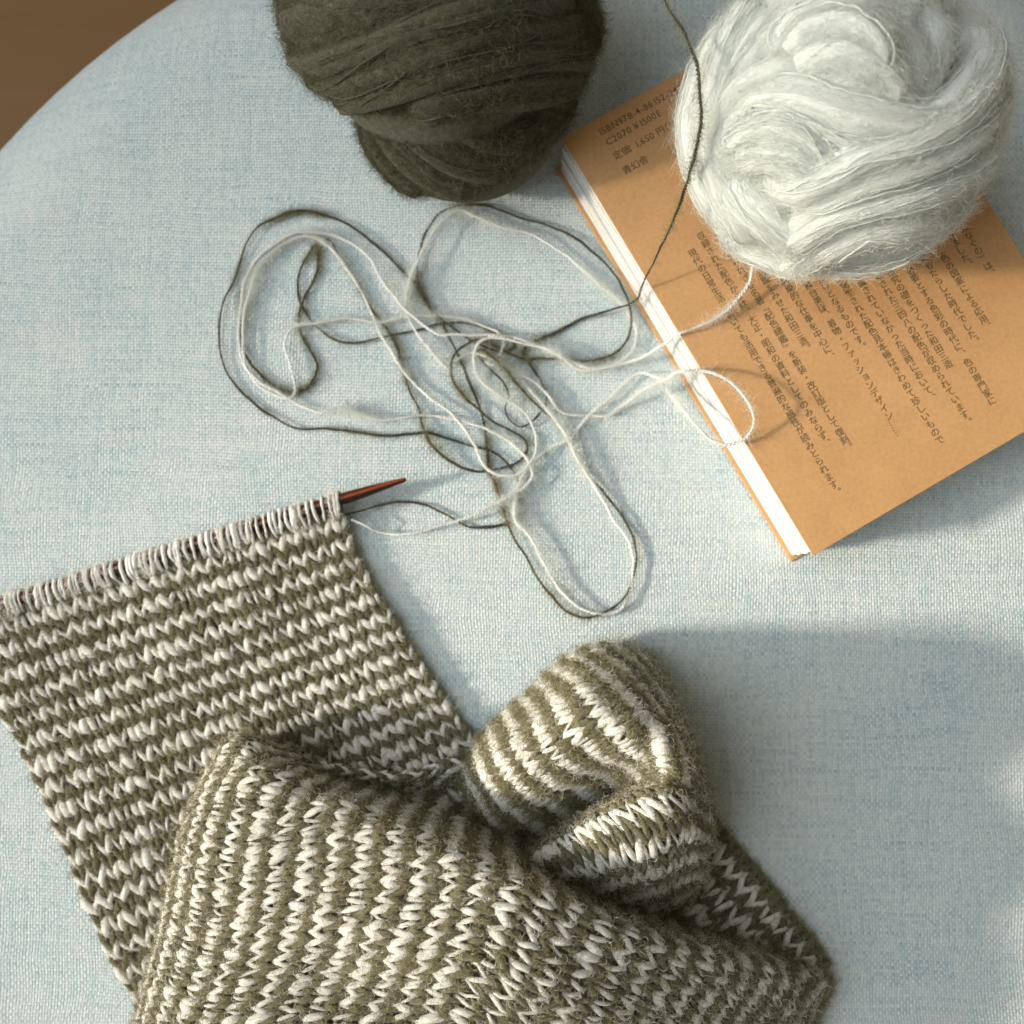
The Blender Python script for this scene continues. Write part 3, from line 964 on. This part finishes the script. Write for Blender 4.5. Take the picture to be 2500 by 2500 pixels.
roll = math.radians(14)
Zv = np.cross(X, Yv)
Yr, Zr = Yv * -math.cos(roll) + Zv * math.sin(roll), None
Zr = np.cross(X, Yr)
from mathutils import Matrix
nd.matrix_world = Matrix(((X[0], Yr[0], Zr[0], nt[0]), (X[1], Yr[1], Zr[1], nt[1]), (X[2], Yr[2], Zr[2], nt[2]), (0, 0, 0, 1)))

# ------------------------------------------------------------------ knitted scarf


class Surface:
    """smooth sheet through a grid of control points: cols[v][u] = (px, py, z mm)"""
    def __init__(self, cols, res=160, soften=0):
        G = np.array([[P(*p) for p in c] for c in cols])             # (V, U, 3)
        a = np.stack([spline(c, n=res) for c in G])                  # (V, res, 3)
        D = np.stack([spline(a[:, i], n=res) for i in range(res)], 1)    # (res v, res u, 3)
        for _ in range(soften):
            D[1:-1] = (D[:-2] + 2 * D[1:-1] + D[2:]) / 4
            D[:, 1:-1] = (D[:, :-2] + 2 * D[:, 1:-1] + D[:, 2:]) / 4
        self.D, self.res = D, res
        self.Tu = nrm(np.gradient(D, axis=1))
        self.Tv = nrm(np.gradient(D, axis=0))
        N = nrm(np.cross(self.Tu, self.Tv))
        if N[..., 2].mean() < 0:
            N = -N
        self.N = N

    def _s(self, A, u, v):
        r = self.res - 1
        x, y = np.clip(u, 0, 1) * r, np.clip(v, 0, 1) * r
        i, j = np.minimum(x.astype(int), r - 1), np.minimum(y.astype(int), r - 1)
        fx, fy = (x - i)[..., None], (y - j)[..., None]
        return A[j, i] * (1 - fx) * (1 - fy) + A[j, i + 1] * fx * (1 - fy) + A[j + 1, i] * (1 - fx) * fy + A[j + 1, i + 1] * fx * fy

    def at(self, u, v):
        return self._s(self.D, u, v)

    def nor(self, u, v):
        return nrm(self._s(self.N, u, v))


scarf = empty('knitted_scarf', None, 'olive and cream striped knitted scarf on the needle, folded over itself', 'scarf')
green_seed, white_seed = [], []


def ground(surf, depth):
    """the felted back of the loops that fills the gaps between the stitches"""
    r = 80
    g = np.linspace(0.012, 0.988, r)
    u, v = np.meshgrid(g, g)
    p = surf.at(u, v) - surf.nor(u, v) * depth
    i = np.arange(r - 1)[:, None] * r
    j = np.arange(r - 1)[None]
    F = np.stack([i + j, i + j + 1, i + r + j + 1, i + r + j], -1).reshape(-1, 4)
    L = np.stack([u * 120, v * 20], -1).reshape(-1, 2)
    mesh('knit_back', p.reshape(-1, 3), F, scarf, M_GREEN, L)


def knit(surf, cols, rows, first_white, mm=0.95, a=0.225, h=0.92, depth=0.00085, gw=1.2):
    ground(surf, depth * 0.55)
    S = 14
    t = np.linspace(0, TAU, S, endpoint=False)
    for j in range(rows):
        white = (j % 2 == 0) == first_white
        tt = np.concatenate([t + TAU * i for i in range(cols)] + [[TAU * cols]])
        n = len(tt)
        i_st = np.minimum((tt / TAU).astype(int), cols - 1)
        leg = np.minimum((tt / math.pi).astype(int), 2 * cols - 1)
        wob_u = rng.normal(size=cols) * 0.045
        wob_h = 1 + rng.normal(size=2 * cols) * 0.13
        lean = 1 + rng.normal(size=cols) * 0.28
        legr = np.clip(1 + rng.normal(size=2 * cols) * (0.34 if white else 0.16), 0.5, 1.75)
        uu = tt / TAU + a * lean[i_st] * np.sin(2 * tt) + wob_u[i_st]
        vv = (j + 0.5) + h * wob_h[leg] * np.cos(tt) + 0.09 * smooth_noise(n, S * 3)[:, 0]
        u, v = uu / cols, vv / rows
        front = -np.cos(2 * tt)
        p, N = surf.at(u, v), surf.nor(u, v)
        over = np.clip(np.abs(v - 0.5) - 0.5, 0, None) * np.sign(v - 0.5)       # rows at the rim poke out past the sheet
        p = p + N * (depth * front)[:, None] + rng.normal(size=(n, 3)) * 0.00006
        r = mm * 0.001 * (0.62 + 0.38 * np.clip(front * 0.5 + 0.5, 0, 1)) * legr[leg]
        if not white:
            r = r * gw
        k = np.convolve(np.pad(r, 1, mode='edge'), [0.25, 0.5, 0.25], 'valid')
        tubes('knit_row', [dict(path=p, rad=k, sides=8, normal=N, flat=0.82)], scarf, M_WHITE if white else M_GREEN)
        T = nrm(np.gradient(p, axis=0))
        (white_seed if white else green_seed).append((p + N * (k * 0.6)[:, None], N, T, front))


# A: the flat end still on the needle (v runs down from the needle, u from left to right)
A_left = [(-112, 1522, 5.5), (-58, 1625, 3.4), (0, 1747, 3.0), (62, 1850, 3.0), (165, 2090, 3.0), (238, 2277, 3.2), (318, 2430, 3.4), (372, 2570, 3.4)]
A_right = [(836, 1238, 5.5), (858, 1318, 4.0), (908, 1420, 3.4), (972, 1525, 3.2), (1075, 1690, 3.2), (1165, 1815, 3.6), (1240, 1950, 4), (1320, 2090, 4)]
colsA = []
for k, (l, r) in enumerate(zip(A_left, A_right)):
    c = []
    for f in (0, .08, .25, .5, .75, .92, 1):
        z = l[2] * (1 - f) + r[2] * f + 0.5 * math.sin(f * 9 + k * 1.7)
        if f in (0, 1):
            z -= 0.8
        bow = 16 * math.sin(math.pi * f) * (k > 0)
        c.append((l[0] * (1 - f) + r[0] * f, l[1] * (1 - f) + r[1] * f + bow, z))
    colsA.append(c)
SA = Surface(colsA)
knit(SA, 26, 38, False, mm=1.04, gw=0.98, depth=0.0009, a=0.25, h=0.98)

# B: the big front fold; u runs from the rim behind the valley, over the ridge and down; v from the left flank to the right end
B_ctrl = [
    # rim,               valley,            back slope,        ridge,             crown,             front...
    [(640, 1850, 3), (600, 1900, 3), (585, 1925, 3), (560, 1950, 3), (530, 2050, 3), (480, 2250, 3), (440, 2420, 3), (400, 2600, 3), (360, 2800, 3)],
    [(610, 1815, 8), (580, 1815, 12), (562, 1822, 14), (535, 1850, 15), (482, 1950, 16), (432, 2120, 16), (392, 2300, 15), (345, 2480, 15), (290, 2700, 10)],
    [(640, 1806, 12), (608, 1802, 22), (592, 1808, 27), (572, 1850, 31), (530, 1960, 34), (476, 2130, 35), (434, 2310, 34), (385, 2490, 32), (330, 2720, 20)],
    [(745, 1850, 14), (700, 1855, 20), (688, 1862, 30), (665, 1890, 40), (630, 1980, 45), (575, 2150, 47), (530, 2320, 46), (475, 2500, 42), (410, 2740, 26)],
    [(860, 1876, 14), (848, 1912, 6), (845, 1938, 30), (815, 1968, 44), (770, 2060, 50), (710, 2200, 53), (650, 2360, 52), (590, 2530, 47), (520, 2760, 28)],
    [(1000, 1888, 14), (1012, 1945, 3), (1004, 1992, 30), (965, 2030, 50), (920, 2110, 58), (850, 2240, 61), (790, 2400, 55), (730, 2560, 49), (660, 2780, 28)],
    [(1110, 1850, 12), (1150, 1975, 3), (1150, 2045, 28), (1110, 2095, 51), (1060, 2170, 59), (990, 2290, 62), (930, 2440, 55), (870, 2590, 48), (800, 2800, 26)],
    [(1210, 1900, 4), (1300, 2065, 3), (1300, 2118, 26), (1260, 2165, 49), (1210, 2235, 57), (1140, 2350, 56), (1080, 2480, 52), (1020, 2620, 44), (950, 2820, 22)],
    [(1360, 2000, 3), (1430, 2150, 4), (1440, 2205, 28), (1415, 2235, 41), (1365, 2300, 48), (1300, 2410, 50), (1240, 2530, 46), (1180, 2660, 38), (1110, 2840, 18)],
    [(1500, 2100, 3), (1580, 2230, 4), (1600, 2270, 22), (1575, 2298, 34), (1525, 2360, 40), (1460, 2460, 41), (1400, 2570, 37), (1340, 2690, 30), (1270, 2860, 14)],
    [(1660, 2200, 3), (1740, 2290, 4), (1765, 2318, 16), (1740, 2342, 26), (1690, 2400, 31), (1630, 2490, 31), (1570, 2600, 28), (1510, 2710, 22), (1440, 2870, 10)],
    [(1830, 2280, 3), (1880, 2330, 4), (1905, 2352, 11), (1885, 2374, 18), (1840, 2430, 21), (1790, 2520, 20), (1730, 2620, 18), (1670, 2730, 14), (1610, 2880, 7)],
    [(1960, 2340, 2), (1990, 2365, 3), (2005, 2380, 6), (1992, 2400, 9), (1960, 2460, 10), (1920, 2540, 10), (1870, 2640, 9), (1810, 2750, 7), (1750, 2890, 4)],
    [(1985, 2370, 2), (2010, 2385, 2), (2022, 2392, 2.5), (2015, 2412, 3), (1995, 2470, 3), (1960, 2560, 3), (1910, 2660, 3), (1850, 2770, 3), (1790, 2900, 3)],
]
B_CROWN = (3, 15, 27, 35, 41, 47, 53, 58, 59, 53, 41, 27, 12, 3)       # the sheet climbs from the left flank to a crest, then falls away
for k, c in enumerate(B_ctrl):
    top = max(p[2] for p in c[3:7])
    q = [(x, y, z if z < 8 or k in (0, 13) else z * B_CROWN[k] / top) for x, y, z in c]
    zt = q[5][2]
    if k >= 3:                                       # a crisp ridge: the crown runs right up to it, then the cloth drops
        r3, r2 = q[3], q[2]
        q[3] = (*r3[:2], q[4][2] - 2.0)
        q[2] = (r3[0] + 0.35 * (r2[0] - r3[0]), r3[1] + 0.35 * (r2[1] - r3[1]), q[3][2] - 6.0)
    q[7] = (*q[7][:2], 1.03 * zt)
    q[8] = (q[8][0], q[8][1], 1.08 * zt)
    q.append((q[8][0] - 50, q[8][1] + 170, 0.8 * zt))
    q.append((q[8][0] - 80, q[8][1] + 300, 3.0))
    B_ctrl[k] = q
SB = Surface(B_ctrl, soften=1)
knit(SB, 48, 60, True, mm=0.86, gw=1.05, depth=0.0009, a=0.25, h=0.95)

# D: the puffed fold. Upper lobe: rows run down from its far rim into the hollow; v from left to right
D_ctrl = [
    [(1120, 1905, 3), (1138, 1925, 11), (1155, 1965, 14), (1175, 2010, 11), (1200, 2060, 5), (1225, 2090, 2)],
    [(1180, 1800, 4), (1198, 1838, 24), (1224, 1900, 28), (1252, 1965, 22), (1285, 2030, 9), (1315, 2075, 2)],
    [(1290, 1698, 5), (1308, 1745, 27), (1330, 1820, 40), (1352, 1890, 34), (1378, 1955, 17), (1402, 2005, 3)],
    [(1395, 1600, 6), (1408, 1655, 27), (1428, 1740, 46), (1452, 1820, 44), (1480, 1890, 25), (1508, 1945, 5)],
    [(1480, 1576, 6), (1498, 1635, 25), (1522, 1720, 46), (1548, 1800, 49), (1578, 1870, 35), (1605, 1920, 17)],
    [(1545, 1588, 6), (1570, 1655, 24), (1592, 1740, 42), (1615, 1815, 51), (1640, 1885, 48), (1660, 1960, 42)],
    [(1590, 1615, 5), (1612, 1675, 18), (1640, 1755, 32), (1665, 1830, 40), (1688, 1910, 40), (1700, 2010, 34)],
    [(1608, 1660, 3), (1630, 1705, 13), (1660, 1780, 19), (1692, 1860, 22), (1715, 1950, 22), (1722, 2070, 17)],
    [(1600, 1700, 1.5), (1628, 1735, 4), (1655, 1795, 6), (1690, 1870, 7), (1710, 1960, 7), (1714, 2080, 5)],
]
SD = Surface(D_ctrl, soften=2)
knit(SD, 27, 27, False, mm=0.86, gw=1.05, depth=0.0010, a=0.25, h=0.95)
# thick lower lip: a roll whose rows run along it; v from inside the hollow over the crest to the front
L_ctrl = [
    [(1250, 2100, 2), (1340, 2055, 3), (1440, 1995, 5), (1540, 1945, 12), (1628, 1905, 27), (1690, 1900, 28)],
    [(1240, 2112, 11), (1330, 2068, 25), (1432, 2008, 35), (1535, 1955, 43), (1632, 1915, 47), (1705, 1915, 36)],
    [(1252, 2128, 17), (1347, 2090, 33), (1452, 2036, 44), (1557, 1984, 51), (1650, 1950, 51), (1718, 1955, 34)],
    [(1285, 2145, 16), (1385, 2120, 33), (1485, 2085, 44), (1585, 2045, 50), (1672, 2015, 46), (1724, 2020, 28)],
    [(1330, 2175, 12), (1425, 2165, 25), (1520, 2145, 33), (1610, 2115, 37), (1685, 2085, 33), (1722, 2085, 20)],
    [(1380, 2215, 5), (1470, 2215, 13), (1560, 2200, 17), (1635, 2175, 19), (1690, 2145, 17), (1712, 2135, 10)],
    [(1420, 2240, 2), (1500, 2250, 3), (1590, 2240, 4), (1650, 2210, 4), (1690, 2175, 4), (1700, 2160, 3)],
]
SL = Surface(L_ctrl, soften=2)
knit(SL, 19, 15, False, mm=0.88, gw=1.05, depth=0.0010, a=0.25, h=0.95)

# E: the flat tail that runs out to the right underneath
E_edge = [(1655, 1872), (1738, 1988), (1804, 2070), (1874, 2153), (1938, 2232), (1992, 2302), (2030, 2358)]
colsE = []
for off, z in ((0, 2.6), (60, 3.2), (130, 3.3), (210, 3.3), (300, 3.0)):
    colsE.append([(x - off * 0.78, y + off * 0.62, z) for x, y in E_edge])
SE = Surface(colsE)
knit(SE, 14, 9, False, mm=0.95, gw=1.0)

# live stitches on the needle, each a loop slung over the stick
side = nrm(np.cross(np.array([0, 0, 1.0]), X))
if side[1] < 0:
    side = -side                                     # towards the far side of the needle
up = np.array([0, 0, 1.0])
for i in range(27):
    f = (i + 0.5) / 27
    base = SA.at(np.array([f]), np.array([0.02]))[0] + up * 0.0008
    q = nt + X * float((base - nt) @ X)
    specs = []
    for half in (-1, 0, 1):
        if half == 0 and rng.random() < 0.15:
            continue
        rad = 0.00205 + 0.00036 + rng.uniform(0, 0.0003)
        al = np.linspace(0.12 * math.pi, 1.28 * math.pi, 14)              # near side, over the top, down the far side
        shift = half * 0.0014 + rng.normal() * 0.0003
        slant = rng.normal(0.0011, 0.0004)
        arc = q + (-side) * (np.cos(al) * rad)[:, None] + up * (np.sin(al) * rad)[:, None] + X * (shift - slant * al / math.pi)[:, None]
        foot = base - side * rng.uniform(0.0002, 0.0012) + X * (half * 0.0007 + rng.normal() * 0.0003)
        p = spline(np.vstack([[foot - up * 0.0006], [(foot + arc[0]) / 2 + up * 0.0003], arc[1:]]), n=24)
        r0 = 0.00050 * rng.uniform(0.7, 1.45) * (1 + 0.25 * smooth_noise(24, 6)[:, 0])
        specs.append(dict(path=p, rad=np.clip(r0, 0.0003, 0.0010), sides=7))
        N0 = nrm(p - q + up * 1e-4)
        if rng.random() < 0.4:
            white_seed.append((p + N0 * 0.0004, N0, nrm(np.gradient(p, axis=0)), np.ones(len(p))))
    tubes('needle_loop', specs, scarf, M_WHITE_STRAND)


def scarf_fuzz(name, seeds, n, length, rad, mat, lift):
    p = np.concatenate([s[0] for s in seeds])
    N = np.concatenate([s[1] for s in seeds])
    T = np.concatenate([s[2] for s in seeds])
    fr = np.concatenate([s[3] for s in seeds])
    w = np.clip(fr + 1.1, 0.1, None)
    idx = rng.choice(len(p), n, p=w / w.sum())
    sd = p[idx] + rng.normal(size=(n, 3)) * 0.0006
    fp = fuzz_paths(sd, N[idx], T[idx], length * rng.uniform(0.4, 1.5, n), k=6, lift=lift, along=0.55, curl=0.7, hug=0.45, wild=0.9)
    hair(name, fp, np.array([1, 1, 1, 0.95, 0.8, 0.4]) * rad, scarf, mat)


scarf_fuzz('olive_fuzz', green_seed, 190000, 0.0030, 0.000044, F_GREEN, 0.7)
scarf_fuzz('cream_fuzz', white_seed, 90000, 0.0026, 0.000042, F_WHITE, 0.5)
scarf_fuzz('stray_fuzz', green_seed, 5000, 0.0085, 0.000024, F_GREEN, 1.6)
